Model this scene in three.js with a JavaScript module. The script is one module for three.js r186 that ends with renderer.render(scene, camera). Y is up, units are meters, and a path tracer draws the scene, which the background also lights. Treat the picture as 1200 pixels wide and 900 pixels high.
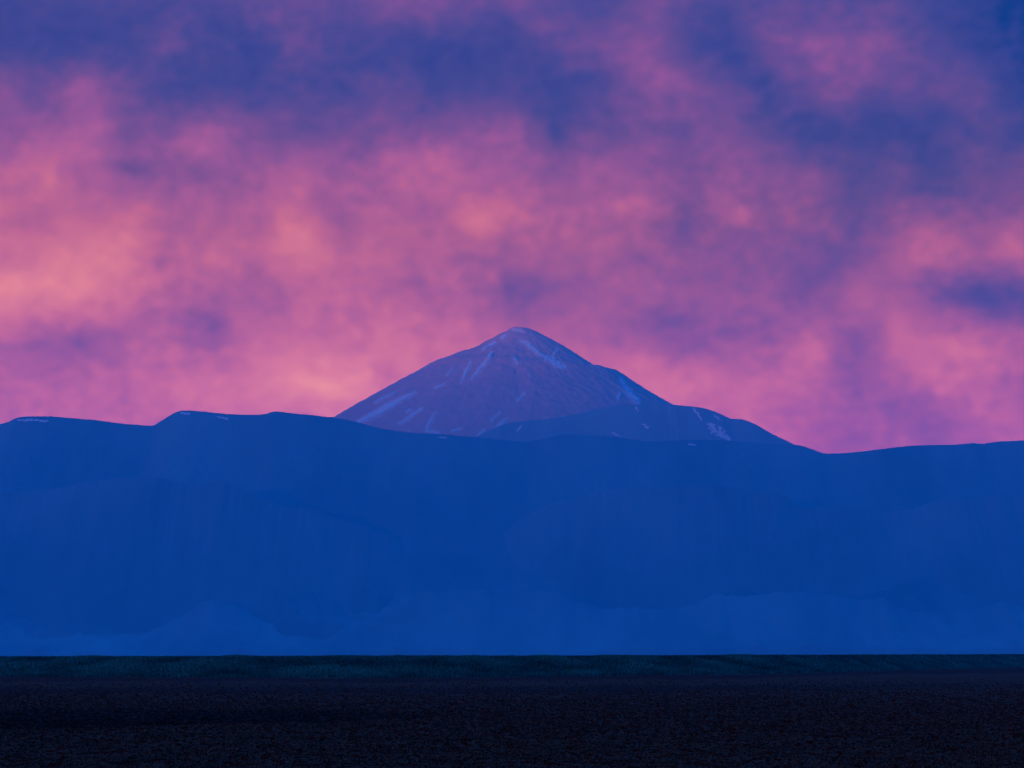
import * as THREE from 'three';
import { ImprovedNoise } from 'three/addons/math/ImprovedNoise.js';
import { mergeGeometries } from 'three/addons/utils/BufferGeometryUtils.js';

// ------------------------------------------------------------------ camera
const scene = new THREE.Scene();
const EYE = 1.6, HORIZON = 772, FOCAL = 2315;             // eye height, pixel row of eye level, focal length in pixels of the 1200 x 900 photograph
const camera = new THREE.PerspectiveCamera(22, 4 / 3, 0.5, 120000);
camera.position.set(0, EYE, 0);
const PITCH = Math.atan((HORIZON - 450) / FOCAL);
camera.rotation.set(PITCH, 0, 0);
camera.updateMatrixWorld(true);
const CP = Math.cos(PITCH), SP = Math.sin(PITCH);
function ray(px, py) {                                     // unit direction through a pixel of the photograph
  const u = (px - 600) / FOCAL, v = (450 - py) / FOCAL;
  return new THREE.Vector3(u, v * CP + SP, -CP + v * SP).normalize();
}
function pixelOf(x, y, z) {                                // the photograph's pixel that shows a point
  const dy = y - EYE, f = -(z * CP) + dy * SP, v = dy * CP + z * SP;
  return [600 + FOCAL * x / f, 450 - FOCAL * v / f];
}
function atDepth(px, py, z) { const d = ray(px, py), k = z / d.z; return [d.x * k, EYE + d.y * k]; }
function onGround(px, py, y = 0) { const d = ray(px, py), k = (y - EYE) / d.y; return [d.x * k, d.z * k]; }

// ------------------------------------------------------------------ noise
function mulberry(a) { return () => { a |= 0; a = a + 0x6D2B79F5 | 0; let t = Math.imul(a ^ a >>> 15, 1 | a); t = t + Math.imul(t ^ t >>> 7, 61 | t) ^ t; return ((t ^ t >>> 14) >>> 0) / 4294967296; }; }
const PN = new ImprovedNoise();
const noise = (x, y, z = 0) => PN.noise(x, y, z);
function fbm(x, y, z, n) { let s = 0, a = 0.5; for (let i = 0; i < n; i++) { s += a * noise(x, y, z + i * 7.3); x *= 2.03; y *= 2.03; a *= 0.5; } return s; }
const clamp = (x, a, b) => Math.min(b, Math.max(a, x));
const smooth = (a, b, x) => { const t = clamp((x - a) / (b - a), 0, 1); return t * t * (3 - 2 * t); };
function curve(points) {                                   // monotone-x cubic through points, clamped slopes at the ends
  const n = points.length;
  return (x) => {
    if (x <= points[0][0]) return points[0][1];
    if (x >= points[n - 1][0]) return points[n - 1][1];
    let i = 0; while (points[i + 1][0] < x) i++;
    const [x0, y0] = points[i], [x1, y1] = points[i + 1], h = x1 - x0, t = (x - x0) / h;
    const m0 = i ? (y1 - points[i - 1][1]) / (x1 - points[i - 1][0]) : (y1 - y0) / h, m1 = i < n - 2 ? (points[i + 2][1] - y0) / (points[i + 2][0] - x0) : (y1 - y0) / h;
    const t2 = t * t, t3 = t2 * t;
    return (2 * t3 - 3 * t2 + 1) * y0 + (t3 - 2 * t2 + t) * h * m0 + (3 * t2 - 2 * t3) * y1 + (t3 - t2) * h * m1;
  };
}

// ------------------------------------------------------------------ sky: clear dusk blue overhead, sunset-lit cloud low down
const lin = (c) => { c /= 255; return c <= 0.04045 ? c / 12.92 : Math.pow((c + 0.055) / 1.055, 2.4); };
// how strongly the low sun colours the cloud, every 50 pixels of the photograph (0 unlit blue, 100 glowing)
const GLOW = [
  [12, 14, 18, 15, 16, 18, 30, 30, 28, 42, 44, 32, 40, 22, 10, 34, 28, 18, 25, 24, 14, 25, 5, -6, -12],
  [5, 8, 5, 3, 30, 8, 4, 28, 12, 8, 6, 6, 3, 32, 38, 46, 18, 0, 38, 42, 44, 30, 15, 2, -10],
  [44, 28, 48, 30, 6, 12, 10, 18, 12, 25, 10, 12, 12, 5, 8, 44, 48, 28, 0, 36, 40, 30, 36, 26, -3],
  [48, 50, 60, 45, 40, 55, 39, 28, 32, 35, 38, 45, 48, 12, 32, 35, 28, 38, 25, 4, 8, 2, 8, 25, 5],
  [65, 75, 55, 38, 48, 45, 52, 65, 50, 60, 68, 55, 57, 45, 52, 48, 42, 48, 42, 42, 20, 28, 16, 28, 32],
  [72, 62, 68, 72, 60, 62, 58, 72, 55, 65, 56, 76, 68, 60, 58, 62, 38, 58, 47, 48, 30, 46, 42, 44, 50],
  [72, 82, 85, 82, 62, 75, 67, 80, 65, 68, 61, 58, 52, 58, 58, 50, 45, 42, 40, 38, 34, 57, 64, 50, 68],
  [92, 85, 88, 72, 58, 62, 56, 70, 68, 68, 60, 62, 43, 45, 50, 55, 52, 58, 50, 38, 60, 58, 35, 20, 15],
  [58, 48, 45, 62, 60, 50, 70, 75, 72, 78, 75, 75, 62, 65, 60, 50, 42, 48, 48, 70, 38, 75, 73, 72, 60],
  [62, 65, 65, 68, 78, 80, 85, 92, 95, 80, 75, 75, 74, 72, 72, 86, 78, 72, 72, 68, 45, 58, 75, 68, 60],
  [68, 70, 66, 62, 66, 70, 70, 62, 75, 75, 74, 73, 72, 72, 72, 72, 70, 65, 65, 55, 55, 48, 42, 60, 62],
  [66, 68, 67, 66, 66, 68, 70, 70, 72, 72, 72, 70, 70, 70, 70, 70, 68, 66, 65, 62, 60, 57, 56, 60, 60],
];
const RAMP = [[-12, 26, 64, 140], [0, 56, 71, 147], [12, 70, 75, 149], [25, 92, 79, 150], [40, 122, 84, 152], [50, 145, 89, 155], [60, 167, 95, 157], [70, 189, 104, 155], [80, 206, 116, 152], [90, 221, 130, 149], [100, 234, 148, 150]];
function ramp(p) {
  p = clamp(p, -12, 100);
  let i = 0; while (i < RAMP.length - 2 && RAMP[i + 1][0] < p) i++;
  const a = RAMP[i], b = RAMP[i + 1], t = (p - a[0]) / (b[0] - a[0]);
  return [1, 2, 3].map((k) => lin(a[k] + (b[k] - a[k]) * t));
}
// smaller cloud pieces: [x, y, half width, half height, glow]
const WISPS = [[202, 172, 26, 15, 15], [245, 172, 26, 12, 8], [96, 108, 26, 14, 10], [200, 58, 24, 13, 12], [75, 168, 36, 20, 8], [1082, 283, 32, 18, 12], [1182, 283, 18, 20, 14], [952, 418, 15, 13, 14], [868, 250, 14, 12, 12], [522, 183, 16, 12, 10], [458, 182, 16, 10, 8], [748, 240, 26, 9, 9], [25, 331, 36, 14, 10], [100, 332, 22, 12, 8], [352, 275, 26, 26, 8], [562, 264, 34, 16, 8], [380, 445, 34, 13, 8], [762, 424, 34, 11, 8], [1012, 345, 16, 14, 8], [1110, 410, 40, 14, 6], [700, 78, 30, 10, 8], [780, 90, 24, 12, 10], [930, 85, 30, 16, 8], [1030, 48, 18, 13, 12], [500, 18, 12, 10, 8], [455, 20, 12, 12, 8], [620, 20, 22, 16, 8], [62, 205, 10, 26, 8], [165, 285, 16, 16, 8],
  [797, 271, 20, 15, -14], [858, 272, 14, 10, -9], [244, 376, 22, 15, -14], [332, 364, 15, 11, -10], [228, 208, 22, 7, -12], [150, 195, 20, 9, -9], [632, 338, 36, 11, -12], [787, 371, 24, 13, -14], [860, 388, 16, 10, -8], [1002, 432, 16, 26, -6], [484, 331, 18, 12, -12], [534, 303, 14, 9, -9], [596, 340, 8, 14, -9], [100, 400, 34, 15, -6], [1092, 470, 26, 12, -10], [1150, 338, 54, 11, -10], [658, 152, 16, 18, -8], [870, 65, 20, 14, -10], [384, 235, 12, 18, -12], [190, 300, 12, 10, -9], [8, 178, 10, 12, -10], [40, 108, 12, 10, -8], [1100, 225, 30, 12, -10], [940, 30, 16, 10, -9], [720, 262, 10, 8, -8]];
const cubicW = (t) => [((1 - t) ** 3) / 6, (3 * t ** 3 - 6 * t * t + 4) / 6, (-3 * t ** 3 + 3 * t * t + 3 * t + 1) / 6, t ** 3 / 6];
function glowAt(px, py) {
  const gx = clamp(px / 50, 0, 24), gy = clamp(py / 50, 0, 11), ix = Math.min(23, Math.floor(gx)), iy = Math.min(10, Math.floor(gy)), wx = cubicW(gx - ix), wy = cubicW(gy - iy);
  let s = 0, l = 0;
  for (let j = 0; j < 4; j++) for (let i = 0; i < 4; i++) s += wx[i] * wy[j] * GLOW[clamp(iy + j - 1, 0, 11)][clamp(ix + i - 1, 0, 24)];
  const fx = gx - ix, fy = gy - iy;
  l = (GLOW[iy][ix] * (1 - fx) + GLOW[iy][ix + 1] * fx) * (1 - fy) + (GLOW[iy + 1][ix] * (1 - fx) + GLOW[iy + 1][ix + 1] * fx) * fy;
  let p = l * 0.55 + s * 0.45;
  for (const [x, y, a, b, d] of WISPS) { const q = ((px - x) / a) ** 2 + ((py - y) / b) ** 2; if (q < 6) p += 0.72 * d * Math.exp(-q * 0.85); }
  return p;
}
const HAZE = { density: 1.6e-4, color: [0.012, 0.64, 1.0], top: 1260, air: [0.014, 0.098, 0.535] };
const SUN_AZ = -138;                                        // degrees from the view direction, left is negative
{
  const W = 4096, H = 2048, data = new Float32Array(W * H * 4), rad = Math.PI / 180;
  const zenith = [0.03, 0.37, 1.78];
  for (let j = 0; j < H; j++) {
    const el = ((j + 0.5) / H - 0.5) * Math.PI, eld = el / rad;
    const reach = Math.min(HAZE.top / Math.max(Math.sin(el), 1e-3), 14000), T = Math.exp(-HAZE.density * reach), high = smooth(5, 18, eld), air = [HAZE.air[0], HAZE.air[1] * (0.86 + 0.14 * high), HAZE.air[2] * (1.13 - 0.2 * high)];
    for (let i = 0; i < W; i++) {
      const k = (j * W + i) * 4;
      data[k + 3] = 1;
      if (eld < -0.6) { data[k] = 0.02; data[k + 1] = 0.03; data[k + 2] = 0.09; continue; }
      const azd = ((((i + 0.5) / W - 0.5) * 360 + 90 + 540) % 360) - 180, az = azd * rad;   // 0 along the view, right positive
      // cloud cover away from the frame: the same glow, weaker with height and away from the sunset side
      const near = Math.abs(azd) < 42 && eld < 30;
      const cx = azd * 0.08, cy = eld * 0.14;
      const lobe = 0.16 + 0.84 * Math.pow(0.5 + 0.5 * Math.cos(az + 38 * rad), 1.4);
      let p = (86 - 3.3 * Math.max(eld, 0)) * lobe + (eld < 40 ? 46 * fbm(cx + 31, cy * 1.3, 2.2, near ? 4 : 3) * lobe : 0);
      if (eld > 22) p = Math.max(p, -6);
      if (near) {
        const x = Math.sin(az) * Math.cos(el), z = -Math.cos(az) * Math.cos(el), y = Math.sin(el);
        const [px, py] = pixelOf(x * 1e5, EYE + y * 1e5, z * 1e5);
        const wx = 17 * fbm(px / 46, py / 38, 4.1, 3), wy = 13 * fbm(px / 46, py / 38, 9.7, 3);
        const inFrame = smooth(-420, -40, px) * smooth(1620, 1240, px) * smooth(-330, -20, py);
        const detail = 10 * fbm(px / 44, py / 36, 1.3, 3) + 16 * fbm(px / 26, py / 21, 5.9, 2) * (0.7 + fbm(px / 110, py / 120, 25.1, 2)) + 17 * fbm(px / 15, py / 12, 3.9, 2) * (0.6 + 0.8 * fbm(px / 130, py / 110, 15.1, 2));
        p = p * (1 - inFrame) + (glowAt(px + wx, py + wy) + detail) * inFrame;
      }
      const c = ramp(p), up = smooth(18, 44, eld);
      for (let q = 0; q < 3; q++) {
        const seen = c[q] * (1 - up) + zenith[q] * up;
        data[k + q] = Math.max(0.004, (seen - air[q] * (1 - T)) / T);
      }
    }
  }
  const sky = new THREE.DataTexture(data, W, H, THREE.RGBAFormat, THREE.FloatType);
  sky.mapping = THREE.EquirectangularReflectionMapping;
  sky.magFilter = THREE.LinearFilter; sky.minFilter = THREE.LinearFilter; sky.needsUpdate = true;
  scene.background = sky;
  scene.environment = sky;
}
// the last low sunlight, from beside the camera on the left; the haze takes it away lower down
const sun = new THREE.DirectionalLight(new THREE.Color(1.0, 0.42, 0.5), 5);
sun.name = 'sun';
{
  const a = SUN_AZ * Math.PI / 180, e = 3.0 * Math.PI / 180;
  sun.target.position.set(0, 600, -7000);
  sun.position.set(Math.sin(a) * Math.cos(e), Math.sin(e), -Math.cos(a) * Math.cos(e)).multiplyScalar(16000).add(sun.target.position);
  sun.castShadow = true; sun.shadow.radius = 6; sun.shadow.mapSize.set(2048, 2048);
  Object.assign(sun.shadow.camera, { left: -12000, right: 12000, top: 6000, bottom: -6000, near: 10, far: 60000 });
  scene.add(sun, sun.target);
}
scene.fog = new THREE.FogExp2(new THREE.Color(...HAZE.color), HAZE.density);
const renderer = new THREE.WebGLRenderer({ antialias: true });
renderer.toneMapping = THREE.LinearToneMapping;
renderer.toneMappingExposure = 1;
renderer.shadowMap.enabled = true;
renderer.setSize(1024, 768);

// ------------------------------------------------------------------ materials and helpers
const rgb = (r, g, b) => new THREE.Color().setRGB(r, g, b);
const mat = (name, color, rough = 1, extra = {}) => { const m = new THREE.MeshPhysicalMaterial({ color, roughness: rough, metalness: 0, specularIntensity: 0.08, ...extra }); m.name = name; return m; };
function tile(size, fn, srgb) {                             // a repeating texture from fn(u, v) -> [r, g, b] in 0..1
  const d = new Uint8Array(size * size * 4);
  for (let j = 0; j < size; j++) for (let i = 0; i < size; i++) { const c = fn(i / size, j / size), k = (j * size + i) * 4; for (let q = 0; q < 3; q++) d[k + q] = clamp(Math.round(c[q] * 255), 0, 255); d[k + 3] = 255; }
  const t = new THREE.DataTexture(d, size, size); t.wrapS = t.wrapT = THREE.RepeatWrapping; t.magFilter = THREE.LinearFilter; t.minFilter = THREE.LinearMipmapLinearFilter;
  if (srgb) t.colorSpace = THREE.SRGBColorSpace;
  t.needsUpdate = true; return t;
}
function wrapNoise(u, v, f, z, n) {                         // tileable fbm
  const x = u, y = v, a = fbm(x * f, y * f, z, n), b = fbm((x - 1) * f, y * f, z, n), c = fbm(x * f, (y - 1) * f, z, n), d = fbm((x - 1) * f, (y - 1) * f, z, n);
  const s = smooth(0, 1, u), t = smooth(0, 1, v);
  return (a * (1 - s) + b * s) * (1 - t) + (c * (1 - s) + d * s) * t;
}
function add(o, label, category, kind, group) {
  o.traverse((m) => { if (m.isMesh) { m.castShadow = true; m.receiveShadow = true; } });
  Object.assign(o.userData, { label, category });
  if (kind) o.userData.kind = kind;
  if (group) o.userData.group = group;
  scene.add(o); return o;
}
// a surface from a grid of points; cells for which pick() names a patch go into that patch's own slightly raised mesh
function surface(name, cols, rows, point, material, tint, pick, patchMaterial, lift) {
  const n = cols * rows, pos = new Float32Array(n * 3), col = new Float32Array(n * 3), uv = new Float32Array(n * 2);
  for (let j = 0; j < rows; j++) for (let i = 0; i < cols; i++) {
    const k = j * cols + i, p = point(i / (cols - 1), j / (rows - 1)); pos.set(p, k * 3);
    uv[k * 2] = p[0] + 0.37 * p[1]; uv[k * 2 + 1] = p[2] + 0.61 * p[1];
  }
  const index = [];
  for (let j = 0; j < rows - 1; j++) for (let i = 0; i < cols - 1; i++) { const a = j * cols + i; index.push(a, a + 1, a + cols, a + 1, a + cols + 1, a + cols); }
  const g = new THREE.BufferGeometry();
  g.setAttribute('position', new THREE.BufferAttribute(pos, 3)); g.setAttribute('uv', new THREE.BufferAttribute(uv, 2)); g.setIndex(index); g.computeVertexNormals();
  const nor = g.attributes.normal.array;
  for (let k = 0; k < n; k++) col.set(tint(pos[k * 3], pos[k * 3 + 1], pos[k * 3 + 2], nor[k * 3 + 1]), k * 3);
  g.setAttribute('color', new THREE.BufferAttribute(col, 3));
  const mesh = new THREE.Mesh(g, material); mesh.name = name;
  if (pick) {
    const cells = new Map();
    for (let j = 0; j < rows - 1; j++) for (let i = 0; i < cols - 1; i++) {
      const a = j * cols + i, x = (pos[a * 3] + pos[(a + cols + 1) * 3]) / 2, y = (pos[a * 3 + 1] + pos[(a + cols + 1) * 3 + 1]) / 2, z = (pos[a * 3 + 2] + pos[(a + cols + 1) * 3 + 2]) / 2;
      if (nor[a * 3 + 2] < -0.05) continue;
      const which = pick(x, y, z); if (which < 0) continue;
      if (!cells.has(which)) cells.set(which, []);
      cells.get(which).push(a);
    }
    for (const [, list] of [...cells].sort((a, b) => a[0] - b[0])) {
      if (list.length < 4) continue;
      const map = new Map(), p = [], q = [], id = [];
      const vert = (k) => { if (!map.has(k)) { map.set(k, p.length / 3); for (let c = 0; c < 3; c++) { p.push(pos[k * 3 + c] + nor[k * 3 + c] * lift); q.push(nor[k * 3 + c]); } } return map.get(k); };
      for (const a of list) { const A = vert(a), B = vert(a + 1), C = vert(a + cols), D = vert(a + cols + 1); id.push(A, B, C, B, D, C); }
      const s = new THREE.BufferGeometry(); s.setAttribute('position', new THREE.Float32BufferAttribute(p, 3)); s.setAttribute('normal', new THREE.Float32BufferAttribute(q, 3)); s.setIndex(id);
      const m = new THREE.Mesh(s, patchMaterial); m.name = 'snow_patch'; mesh.add(m);
    }
  }
  return mesh;
}
// snow lies along strokes of the photograph: [width, x, y, width, x, y, ...]; which stroke covers a pixel, ragged at the edge
function strokes(list, rag = 0.5) {
  return (x, y, z) => {
    const [px, py] = pixelOf(x, y, z);
    for (let s = 0; s < list.length; s++) {
      const a = list[s];
      for (let k = 0; k + 5 < a.length; k += 3) {
        const [w0, x0, y0, w1, x1, y1] = a.slice(k, k + 6);
        if (px < Math.min(x0, x1) - 9 || px > Math.max(x0, x1) + 9 || py < Math.min(y0, y1) - 9 || py > Math.max(y0, y1) + 9) continue;
        const dx = x1 - x0, dy = y1 - y0, t = clamp(((px - x0) * dx + (py - y0) * dy) / (dx * dx + dy * dy + 1e-6), 0, 1);
        const d = Math.hypot(px - x0 - dx * t, py - y0 - dy * t), w = 0.8 * (w0 + (w1 - w0) * t) / 2;
        if (d < w * (1 + rag * (2.6 * noise(px / 3.4, py / 3.4, s * 3.7) + 0.8 * noise(px / 1.8, py / 1.8, s * 1.9)))) return s;
      }
    }
    return -1;
  };
}
// how thinly snow is strewn round the same strokes, 0 to 1
function strewn(list) {
  return (px, py) => {
    let most = 0;
    for (const a of list) for (let k = 0; k + 5 < a.length; k += 3) {
      const w0 = a[k], x0 = a[k + 1], y0 = a[k + 2], w1 = a[k + 3], x1 = a[k + 4], y1 = a[k + 5];
      if (px < Math.min(x0, x1) - 12 || px > Math.max(x0, x1) + 12 || py < Math.min(y0, y1) - 12 || py > Math.max(y0, y1) + 12) continue;
      const dx = x1 - x0, dy = y1 - y0, t = clamp(((px - x0) * dx + (py - y0) * dy) / (dx * dx + dy * dy + 1e-6), 0, 1), d = Math.hypot(px - x0 - dx * t, py - y0 - dy * t), w = (w0 + (w1 - w0) * t) / 2;
      most = Math.max(most, smooth(w * 1.5 + 1.6, w * 0.5, d + 1.6 * noise(px / 5, py / 5, 3)));
    }
    return most;
  };
}
const snow = mat('old_snow', rgb(0.42, 0.42, 0.42), 0.9);

// ------------------------------------------------------------------ ground
{
  const g = new THREE.PlaneGeometry(44000, 36000, 8, 8); g.rotateX(-Math.PI / 2);
  const m = new THREE.Mesh(g, mat('dark_moor', rgb(0.022, 0.022, 0.018), 1)); m.name = 'ground'; m.position.set(0, -0.5, -6000);
  add(m, 'dark flat moor reaching to the foot of the blue hills', 'ground', 'structure');
}

// ------------------------------------------------------------------ volcano
const ZV = -7450;
{
  const sil = [[320, 541], [360, 513], [397, 489], [412, 480], [440, 463.7], [462, 451], [485, 438.7], [502, 428.5], [520, 421.7], [532, 416.5], [555, 408.7], [570, 400], [587, 391], [594, 388], [598, 384.6], [604, 384], [610, 383.2], [615, 385], [622, 385.5], [628, 388.5], [645, 397.5], [660, 406], [677, 417], [690, 425.5], [704, 435], [713, 437.6], [721, 436.8], [730, 440.5], [745, 451], [766, 464.5], [790, 478], [830, 501], [880, 528], [940, 556]];
  const world = sil.map(([px, py]) => atDepth(px, py, ZV)), top = world.reduce((a, b) => (b[1] > a[1] ? b : a)), xc = top[0];
  const left = curve(world.filter((p) => p[0] <= xc).map(([x, y]) => [xc - x, y]).sort((a, b) => a[0] - b[0]));
  const right = curve(world.filter((p) => p[0] >= xc).map(([x, y]) => [x - xc, y]).sort((a, b) => a[0] - b[0]));
  const RM = 1100, foot = (r) => smooth(900, 1500, r);
  const height = (x, z) => {
    const dx = x - xc, dz = (z - ZV) * 1.3, r = Math.hypot(dx, dz), th = Math.atan2(dz, dx), side = 0.5 + 0.5 * Math.cos(th);
    let k = side * side * (3 - 2 * side);
    let h = left(Math.min(r, 880)) * (1 - k) + right(Math.min(r, 1000)) * k;
    h -= Math.max(0, r - 880) * 0.45;
    const across = Math.abs(Math.sin(th)), grow = smooth(20, 420, r);
    const gully = 1 - Math.abs(noise(th * 3.6, r * 0.0011, 3.3)) * 2, fine = fbm(th * 11, r * 0.004, 8.1, 3);
    h += (gully * 6 + fine * 6 + 5 * fbm(x * 0.02, z * 0.02, 1.1, 3)) * grow * (0.22 + 0.78 * across) + 5 * fbm(x * 0.035, z * 0.035, 6.1, 3);
    return Math.max(h, -20);
  };
  const streaks = [
    [2, 488, 460, 5, 472, 467, 8, 455, 477, 7, 436, 487, 5, 420, 495], [2, 463, 460, 2, 440, 472], [2.5, 495, 479, 3, 482, 488, 3, 469, 496], [2.5, 482, 480, 2, 476, 483],
    [2, 510.5, 484, 3, 506, 491, 2.5, 501, 499, 3, 501, 506, 3, 513, 507.5], [2.5, 576, 414, 4, 568, 426, 4, 560, 436, 2.5, 553, 444], [2, 552, 424, 3, 546, 436, 2, 541, 448],
    [2, 610, 400, 4.5, 618, 403, 4, 626, 410, 4, 635, 417, 6, 645, 422, 8, 655, 429, 3, 663, 431], [1.4, 601, 387, 2, 607, 387.6, 1.2, 613, 388], [3.5, 604, 421, 3.5, 606, 426],
    [2, 586, 483, 2.4, 576, 493], [2, 594, 490, 3.2, 584, 500, 3, 571, 510], [2, 568, 504, 2, 560, 511], [2.6, 606, 503, 2, 600, 505], [2, 540, 502, 2.2, 530, 506],
    [1.6, 522, 450, 1.8, 510, 455], [1.8, 615, 461, 1.6, 606, 470], [3, 652, 410, 2.5, 648, 418], [2.4, 726, 443, 6, 732, 453, 8.5, 739, 463, 7, 746, 470, 3, 749, 476], [4, 726, 462, 3, 724, 468],
    [2, 594, 393, 3, 588, 397], [2, 580, 402, 2, 566, 409], [1.6, 530, 433, 1.6, 524, 440], [1.6, 452, 481, 1.6, 444, 487],
  ], snowOn = strokes(streaks), thin = strewn(streaks);
  const rows = 300, cols = 760;
  const m = surface('volcano', cols, rows, (u, v) => {
    const th = u < 0.88 ? Math.PI * (1.06 - 1.12 * u / 0.88) : Math.PI * (-0.06 - 0.88 * (u - 0.88) / 0.12), r = 1500 * Math.pow(1 - v, 1.15) + 0.5;
    const x = xc + Math.cos(th) * r, z = ZV + Math.sin(th) * r / 1.3;
    return [x, height(x, z), z];
  }, mat('volcanic_rock', 0xffffff, 1, { vertexColors: true }), (x, y, z) => {
    const dx = x - xc, dz = (z - ZV) * 1.3, th = Math.atan2(dz, dx), r = Math.hypot(dx, dz);
    const streak = fbm(th * 22, r * 0.005, 4.4, 3), patch = fbm(x * 0.006, z * 0.006, 2.7, 3), dust = Math.max(0, fbm(th * 30, r * 0.012, 12.2, 4) - 0.16);
    const a = 0.23 * (1 + 0.15 * streak + 0.18 * patch), d = dust * 0.2 + 0.17 * thin(...pixelOf(x, y, z));
    return [a * 1.6 + d, a * 0.58 + d, a * 0.36 + d];
  }, snowOn, snow, 2.2);
  add(m, 'far conical volcano with snow streaks in its gullies, above the blue hills', 'volcano', 'structure');
}

// ------------------------------------------------------------------ ridges: a crest traced at its own distance, a front slope with spurs, a back slope
function ridge({ name, crest, z, front, back, cols, rows, span, spur, wave, seed, tint, marks, lift, rise, inner, rough = 0 }) {
  const world = crest.map(([px, py]) => atDepth(px, py, z)), line = curve(world), x0 = world[0][0], x1 = world[world.length - 1][0];
  const beyond = (x) => (x < x0 ? line(x0) + 130 * noise((x - x0) * 0.0011, seed) + 60 * noise((x - x0) * 0.004, seed) : x > x1 ? line(x1) + 130 * noise((x - x1) * 0.0011, seed) + 60 * noise((x - x1) * 0.004, seed) : line(x));
  const tb = 0.9;
  return surface(name, cols, rows, (u, v) => {
    const x = !inner ? span[0] + (span[1] - span[0]) * u : u < 0.06 ? span[0] + (-inner - span[0]) * u / 0.06 : u > 0.94 ? inner + (span[1] - inner) * (u - 0.94) / 0.06 : -inner + 2 * inner * (u - 0.06) / 0.88;
    const t = v < tb ? 1 - Math.pow(1 - v / tb, 1.35) : 1, b = v < tb ? 0 : (v - tb) / (1 - tb), top = beyond(x) + rough * fbm(x * 0.0065, seed, 2.2, 5);
    const zz = z + front * (1 - t) - back * b;
    let h = top * rise(t);
    const win = Math.pow(Math.max(0, 1 - t), 0.75) * smooth(0, 0.12, t);
    const sx = x + 190 * noise(x * 0.0013, zz * 0.0011, seed + 3);
    const sp = 1 - 2 * Math.abs(noise(sx * wave, zz * wave * 0.32, seed)), fine = fbm(sx * wave * 3.1, zz * wave * 1.4, seed + 9, 4);
    h += (sp * spur + fine * spur * 0.7) * win + fbm(x * 0.05, zz * 0.05, seed, 2) * 2.2 * (t > 0.9 ? 1 : 2);
    h -= b * b * top * 0.8;
    return [x, h, zz];
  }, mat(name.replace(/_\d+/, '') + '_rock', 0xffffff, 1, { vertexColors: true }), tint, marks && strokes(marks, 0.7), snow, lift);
}
// the shoulder of the volcano, in front of it
{
  const m = ridge({
    name: 'ridge', z: -6600, front: 320, back: 200, cols: 520, rows: 150, span: [-330, 1500], spur: 26, wave: 0.0052, seed: 21, lift: 1.6, rise: (t) => 0.35 + 0.65 * Math.pow(t, 1.1),
    crest: [[500, 545], [535, 525], [560, 511], [580, 501], [600, 495], [640, 491], [676, 485], [700, 479], [724, 474.5], [750, 474], [770, 472.5], [781, 473], [796, 475], [820, 477.4], [838, 482.5], [856, 490.3], [863, 491], [871, 491.6], [886, 497.5], [904, 508], [928, 519.5], [950, 532], [1000, 556], [1060, 576]],
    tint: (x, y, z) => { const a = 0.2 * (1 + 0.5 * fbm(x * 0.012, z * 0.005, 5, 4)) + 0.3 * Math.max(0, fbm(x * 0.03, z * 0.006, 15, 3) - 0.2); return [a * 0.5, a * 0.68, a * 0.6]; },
    marks: [[2, 812, 478.5, 3, 817, 484, 2, 822, 493], [3, 829, 496, 9, 836, 503, 10, 845, 509, 5, 853, 515], [3, 838, 488, 2, 846, 494], [1.6, 716, 507, 2.4, 723, 510, 1.6, 728, 512.5], [1.6, 655, 488, 2, 660, 488], [2, 752, 497, 2.4, 759, 501], [2, 745, 478, 2, 749, 484], [1.5, 612, 499, 1.6, 606, 505]],
  });
  add(m, 'blue shoulder ridge sloping down right of the volcano, with a snow patch low down', 'ridge', 'structure');
}
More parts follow.
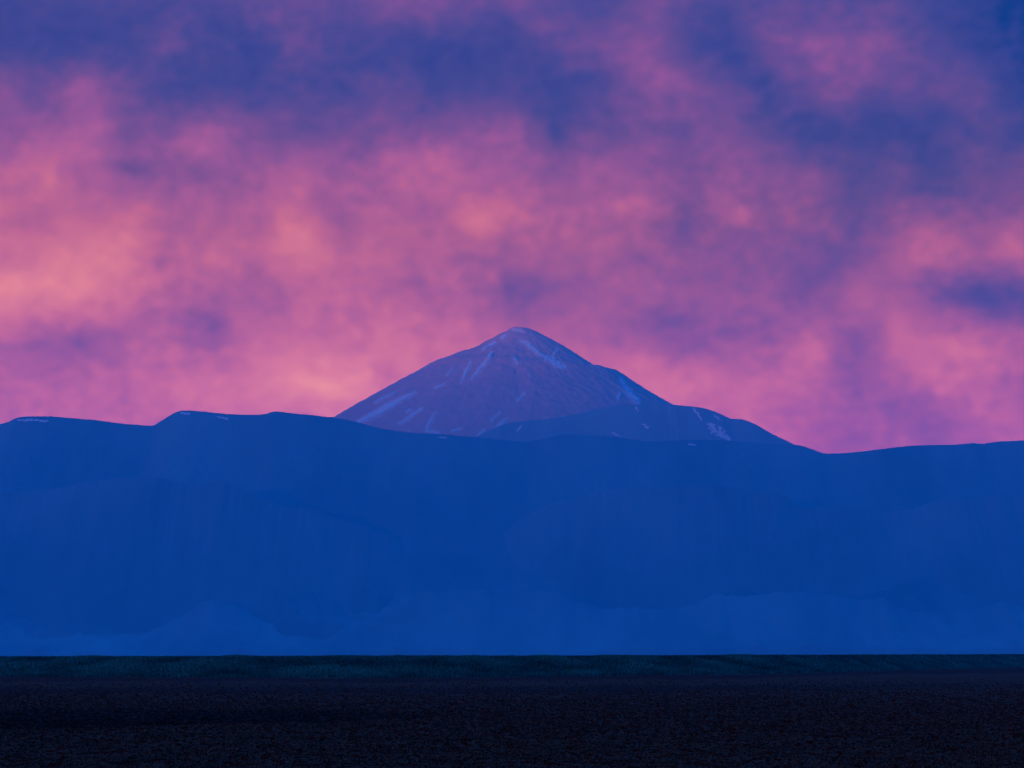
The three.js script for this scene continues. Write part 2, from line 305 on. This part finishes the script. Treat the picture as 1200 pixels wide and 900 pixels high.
// the long hills
{
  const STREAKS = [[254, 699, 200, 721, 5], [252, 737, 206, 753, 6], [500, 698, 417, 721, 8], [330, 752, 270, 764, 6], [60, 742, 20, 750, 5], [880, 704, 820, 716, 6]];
  const PALE_HAZE = [[560, 735, 190, 44, 0.9], [120, 760, 170, 22, 0.9], [20, 735, 80, 34, 0.6], [830, 742, 210, 34, 0.85], [1090, 752, 190, 22, 0.8], [480, 700, 90, 12, 0.6], [690, 690, 120, 12, 0.5], [320, 762, 120, 14, 0.9], [40, 600, 120, 14, 0.3], [420, 640, 160, 10, 0.3], [940, 660, 160, 14, 0.35]];
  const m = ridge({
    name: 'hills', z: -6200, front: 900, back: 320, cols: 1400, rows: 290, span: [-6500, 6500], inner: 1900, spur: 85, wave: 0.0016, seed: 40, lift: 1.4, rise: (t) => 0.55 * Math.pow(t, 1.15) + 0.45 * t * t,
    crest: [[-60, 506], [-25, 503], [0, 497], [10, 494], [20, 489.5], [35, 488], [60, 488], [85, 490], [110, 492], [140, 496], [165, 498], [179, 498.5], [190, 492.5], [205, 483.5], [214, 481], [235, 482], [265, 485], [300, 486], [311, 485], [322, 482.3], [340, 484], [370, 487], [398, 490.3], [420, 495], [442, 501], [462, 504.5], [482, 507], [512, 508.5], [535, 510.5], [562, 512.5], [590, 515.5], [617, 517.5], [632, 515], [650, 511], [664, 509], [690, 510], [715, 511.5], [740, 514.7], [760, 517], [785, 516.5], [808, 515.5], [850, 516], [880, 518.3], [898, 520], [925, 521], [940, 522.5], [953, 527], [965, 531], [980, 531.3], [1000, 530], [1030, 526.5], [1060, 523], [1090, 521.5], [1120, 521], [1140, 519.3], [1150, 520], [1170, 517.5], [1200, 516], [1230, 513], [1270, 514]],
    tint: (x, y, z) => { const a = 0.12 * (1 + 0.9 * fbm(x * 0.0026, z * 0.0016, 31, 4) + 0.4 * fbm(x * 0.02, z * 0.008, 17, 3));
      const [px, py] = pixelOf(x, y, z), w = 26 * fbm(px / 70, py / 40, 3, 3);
      let pale = 0;                                          // pale scree streaks and ground patches; broad soft ones paint in low haze
      for (const [cx, cy, rx, ry, k] of PALE_HAZE) pale = Math.max(pale, k * smooth(1.6, 0.2, Math.hypot((px + w - cx) / rx, (py + 0.5 * w - cy) / ry)));
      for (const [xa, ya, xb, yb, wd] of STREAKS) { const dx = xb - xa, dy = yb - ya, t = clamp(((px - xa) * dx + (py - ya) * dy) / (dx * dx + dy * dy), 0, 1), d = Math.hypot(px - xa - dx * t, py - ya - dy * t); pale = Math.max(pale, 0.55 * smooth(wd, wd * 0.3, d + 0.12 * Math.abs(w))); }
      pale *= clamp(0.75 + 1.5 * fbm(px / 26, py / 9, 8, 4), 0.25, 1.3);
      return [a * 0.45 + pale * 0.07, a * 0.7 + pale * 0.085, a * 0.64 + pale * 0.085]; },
    marks: [[1.6, 21, 492.8, 2.8, 30, 492.6, 1.8, 56, 493.4], [2.4, 213, 484.8, 3, 221, 485.4], [1.5, 253, 488, 1.8, 267, 491.4], [1.5, 514, 512.6, 1.6, 523, 513.8], [1.5, 807, 521.2, 1.8, 815, 521.8]],
  });
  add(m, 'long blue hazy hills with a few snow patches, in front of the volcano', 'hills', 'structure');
}

// lower spurs in front of the long hills
{
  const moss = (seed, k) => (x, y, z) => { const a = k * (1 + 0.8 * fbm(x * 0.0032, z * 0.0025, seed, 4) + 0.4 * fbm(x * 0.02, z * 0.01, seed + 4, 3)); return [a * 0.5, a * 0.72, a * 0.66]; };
  const spurs = [
    ['broad blue foothill below the stepped end of the long hill crest', { z: -5780, front: 430, back: 260, spur: 44, wave: 0.0024, seed: 61, tint: moss(51, 0.13), crest: [[-420, 740], [-250, 640], [-120, 598], [0, 580], [80, 568], [180, 563], [280, 571], [350, 590], [430, 622], [510, 662], [590, 715], [640, 760]] }],
    ['broad blue foothill below the volcano and its shoulder ridge', { z: -5840, front: 430, back: 240, spur: 44, wave: 0.0022, seed: 73, tint: moss(54, 0.13), crest: [[470, 760], [520, 690], [570, 640], [630, 600], [700, 577], [770, 566], [850, 570], [930, 588], [1010, 598], [1090, 590], [1180, 580], [1280, 590], [1400, 640], [1550, 740]] }],
    ['low blue foothills with haze painted in by a paler tint, along the base of the long hills', { z: -5430, front: 250, back: 200, spur: 26, wave: 0.004, seed: 85, tint: moss(57, 0.19), crest: [[-420, 755], [-200, 735], [-60, 728], [40, 738], [120, 744], [190, 729], [255, 707], [310, 722], [370, 742], [420, 730], [480, 707], [540, 695], [610, 693], [690, 706], [770, 714], [840, 704], [930, 694], [1020, 706], [1110, 720], [1200, 708], [1320, 714], [1500, 750]] }],  // last tint is lighter to paint in thicker haze at the foot
  ];
  for (const [i, [label, how]] of spurs.entries()) {
    const ends = [how.crest[0], how.crest[how.crest.length - 1]].map(([px, py]) => atDepth(px, py, how.z)[0]);
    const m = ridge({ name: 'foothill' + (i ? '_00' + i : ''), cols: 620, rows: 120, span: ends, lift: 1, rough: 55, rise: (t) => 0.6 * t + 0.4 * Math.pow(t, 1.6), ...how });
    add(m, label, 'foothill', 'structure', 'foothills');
  }
}

// ------------------------------------------------------------------ grass bank at the far edge of the field
const FOOT = curve([[-500, 793], [0, 793], [250, 794], [500, 794], [700, 792], [900, 789.5], [1000, 787], [1100, 784], [1200, 782], [1700, 781]]);
const CREST = curve([[-500, 771.4], [0, 771.2], [300, 771], [600, 770.6], [800, 769.6], [1000, 768.4], [1200, 767.2], [1700, 766]]);
const bankAt = (px) => { const [x, z] = onGround(px, FOOT(px)), n = Math.hypot(x, z); return { x: x / n, z: z / n, foot: n }; };
function bankPoint(px, s) {                                 // s 0 at the foot, 1 at the crest, up to 2 behind it
  const b = bankAt(px), deep = b.foot * 0.13, d = b.foot + deep * s, cx = b.x * (b.foot + deep), cz = b.z * (b.foot + deep);
  const topY = EYE + Math.hypot(cx, cz) * (HORIZON - CREST(px) - 0.9) / FOCAL, x = b.x * d, z = b.z * d;
  const up = s <= 1 ? smooth(-0.05, 1.05, s) * 0.35 + s * 0.65 : 1 - 0.5 * (s - 1) ** 2;
  return [x, Math.max(-0.3, topY * up + 0.15 * fbm(x * 0.12, z * 0.12, 3, 3) * smooth(0, 0.2, s) * (1 - smooth(0.75, 1, s) * 0.7)), z];
}
{
  const m = surface('grass_bank', 700, 60, (u, v) => bankPoint(-400 + 2000 * u, v * 2.2 - 0.05), mat('bank_soil', 0xffffff, 1, { vertexColors: true }), (x, y, z) => {
    const a = 1 + 0.9 * fbm(x * 0.22, z * 0.1, 6, 4); return [0.012 * a, 0.068 * a, 0.047 * a];
  });
  add(m, 'low green grass bank along the far edge of the dark field', 'grass bank', 'structure');
}
function tuft(blades, h, spread, rand) {                    // a clump of bent grass blades
  const parts = [];
  for (let i = 0; i < blades; i++) {
    const a = rand() * Math.PI * 2, lean = (0.25 + 0.75 * rand()) * spread, hh = h * (0.6 + 0.5 * rand()), w = 0.07 * h + 0.02, bx = (rand() - 0.5) * spread, bz = (rand() - 0.5) * spread, px = -Math.sin(a) * w, pz = Math.cos(a) * w;
    const mx = bx + Math.cos(a) * lean * 0.35, mz = bz + Math.sin(a) * lean * 0.35, tx = bx + Math.cos(a) * lean, tz = bz + Math.sin(a) * lean;
    const g = new THREE.BufferGeometry();
    g.setAttribute('position', new THREE.Float32BufferAttribute([bx - px, 0, bz - pz, bx + px, 0, bz + pz, mx - px * 0.8, hh * 0.6, mz - pz * 0.8, mx + px * 0.8, hh * 0.6, mz + pz * 0.8, tx, hh, tz], 3));
    g.setIndex([0, 1, 2, 1, 3, 2, 2, 3, 4]); g.computeVertexNormals(); parts.push(g);
  }
  return mergeGeometries(parts);
}
function scatter(name, geometry, material, count, place, label, category) {
  const m = new THREE.InstancedMesh(geometry, material, count), o = new THREE.Object3D(), c = new THREE.Color();
  m.name = name;
  for (let i = 0; i < count; i++) { const p = place(i); o.position.set(p.x, p.y, p.z); o.rotation.set(0, p.turn, 0); o.scale.set(p.size, p.size * (p.tall ?? 1), p.size); o.updateMatrix(); m.setMatrixAt(i, o.matrix); m.setColorAt(i, c.setRGB(p.tone[0], p.tone[1], p.tone[2])); }
  return add(m, label, category, 'stuff');
}
{
  const rand = mulberry(77);
  scatter('bank_grass', tuft(9, 0.3, 0.3, mulberry(5)), mat('bank_grass_blades', 0xffffff, 1, { side: THREE.DoubleSide }), 60000, () => {
    const px = -160 + 1520 * rand(), s = rand() < 0.35 ? 0.9 + 0.25 * rand() : rand() * 1.05, [x, y, z] = bankPoint(px, s);
    const n = fbm(x * 0.2, z * 0.1, 13, 4), a = clamp(1 + 1.6 * n + 0.5 * (rand() - 0.5), 0.3, 2);
    return { x, y: y - 0.05, z, turn: rand() * 6.28, size: 0.45 + 0.8 * rand() + 0.9 * Math.max(0, n), tone: [0.012 * a, 0.09 * a, 0.06 * a] };
  }, 'dense bluish green grass covering the low far bank', 'grass');
}

// ------------------------------------------------------------------ the dark field
const soilTone = (x, z) => {                                // darker strips lie across the field, one along the bank foot
  const d = Math.hypot(x, z), [px, py] = pixelOf(x, 0, z);
  const w = 2.6 * noise(px / 130, py / 9, 2) + 1.6 * noise(px / 45, py / 5, 7);
  const band = (a, b, soft) => smooth(a - soft, a + soft, py + w) * (1 - smooth(b - soft, b + soft, py + w));
  const leftStrip = band(833 + 0.006 * px, 855 - 0.02 * px, 2.2) * (1 - smooth(330, 640, px + 9 * w));
  const far = band(FOOT(px) - 3, FOOT(px) + 5, 1.4) * 0.8, second = band(805 - 0.006 * Math.max(0, px - 500), 813 - 0.008 * Math.max(0, px - 500), 2) * (0.75 - 0.45 * smooth(900, 1200, px));
  const damp = clamp(Math.max(leftStrip * 0.92, far, second), 0, 1);
  return [damp, 1 + 0.5 * fbm(x * 1.0, z * 0.44, 8, 4)];
};
const fieldY = (x, z) => 0.08 * fbm(x * 0.1, z * 0.04, 4, 3) + 0.05 * fbm(x * 1.0, z * 0.7, 9, 3);
{
  const bump = tile(512, (u, v) => { const a = 0.5 + 0.9 * wrapNoise(u, v, 24, 2, 4); return [a, a, a]; });
  bump.repeat.set(1 / 3, 1 / 3);
  const m = surface('field', 300, 560, (u, v) => { const z = -16 - 384 * Math.pow(v, 1.5), x = (u - 0.5) * (46 + 220 * v); return [x, fieldY(x, z), z]; },
    mat('dark_soil', 0xffffff, 1, { vertexColors: true, bumpMap: bump, bumpScale: 0.05 }), (x, y, z) => { const [d, a] = soilTone(x, z), k = a * (1 - 0.8 * d); return [0.042 * k, 0.016 * k, 0.0095 * k]; });
  add(m, 'dark open soil field stretching from the camera to the grass bank', 'field', 'structure');
}
{
  const rand = mulberry(303);
  scatter('field_stubble', tuft(7, 0.055, 0.08, mulberry(8)), mat('stubble_blades', 0xffffff, 1, { side: THREE.DoubleSide }), 130000, () => {
    const py = 793 + 125 * Math.pow(rand(), 0.7), px = -60 + 1320 * rand(), [x, z] = onGround(px, py), [d, a] = soilTone(x, z), t = clamp(a * (1 - 0.85 * d) * (0.72 + 0.56 * rand()), 0.1, 2);
    return { x, y: fieldY(x, z) - 0.01, z, turn: rand() * 6.28, size: (0.6 + 0.8 * rand()) * (1 - 0.4 * d), tone: [0.066 * t, 0.026 * t, 0.016 * t] };
  }, 'short dark stubble and clods scattered over the field', 'stubble');
}

renderer.render(scene, camera);
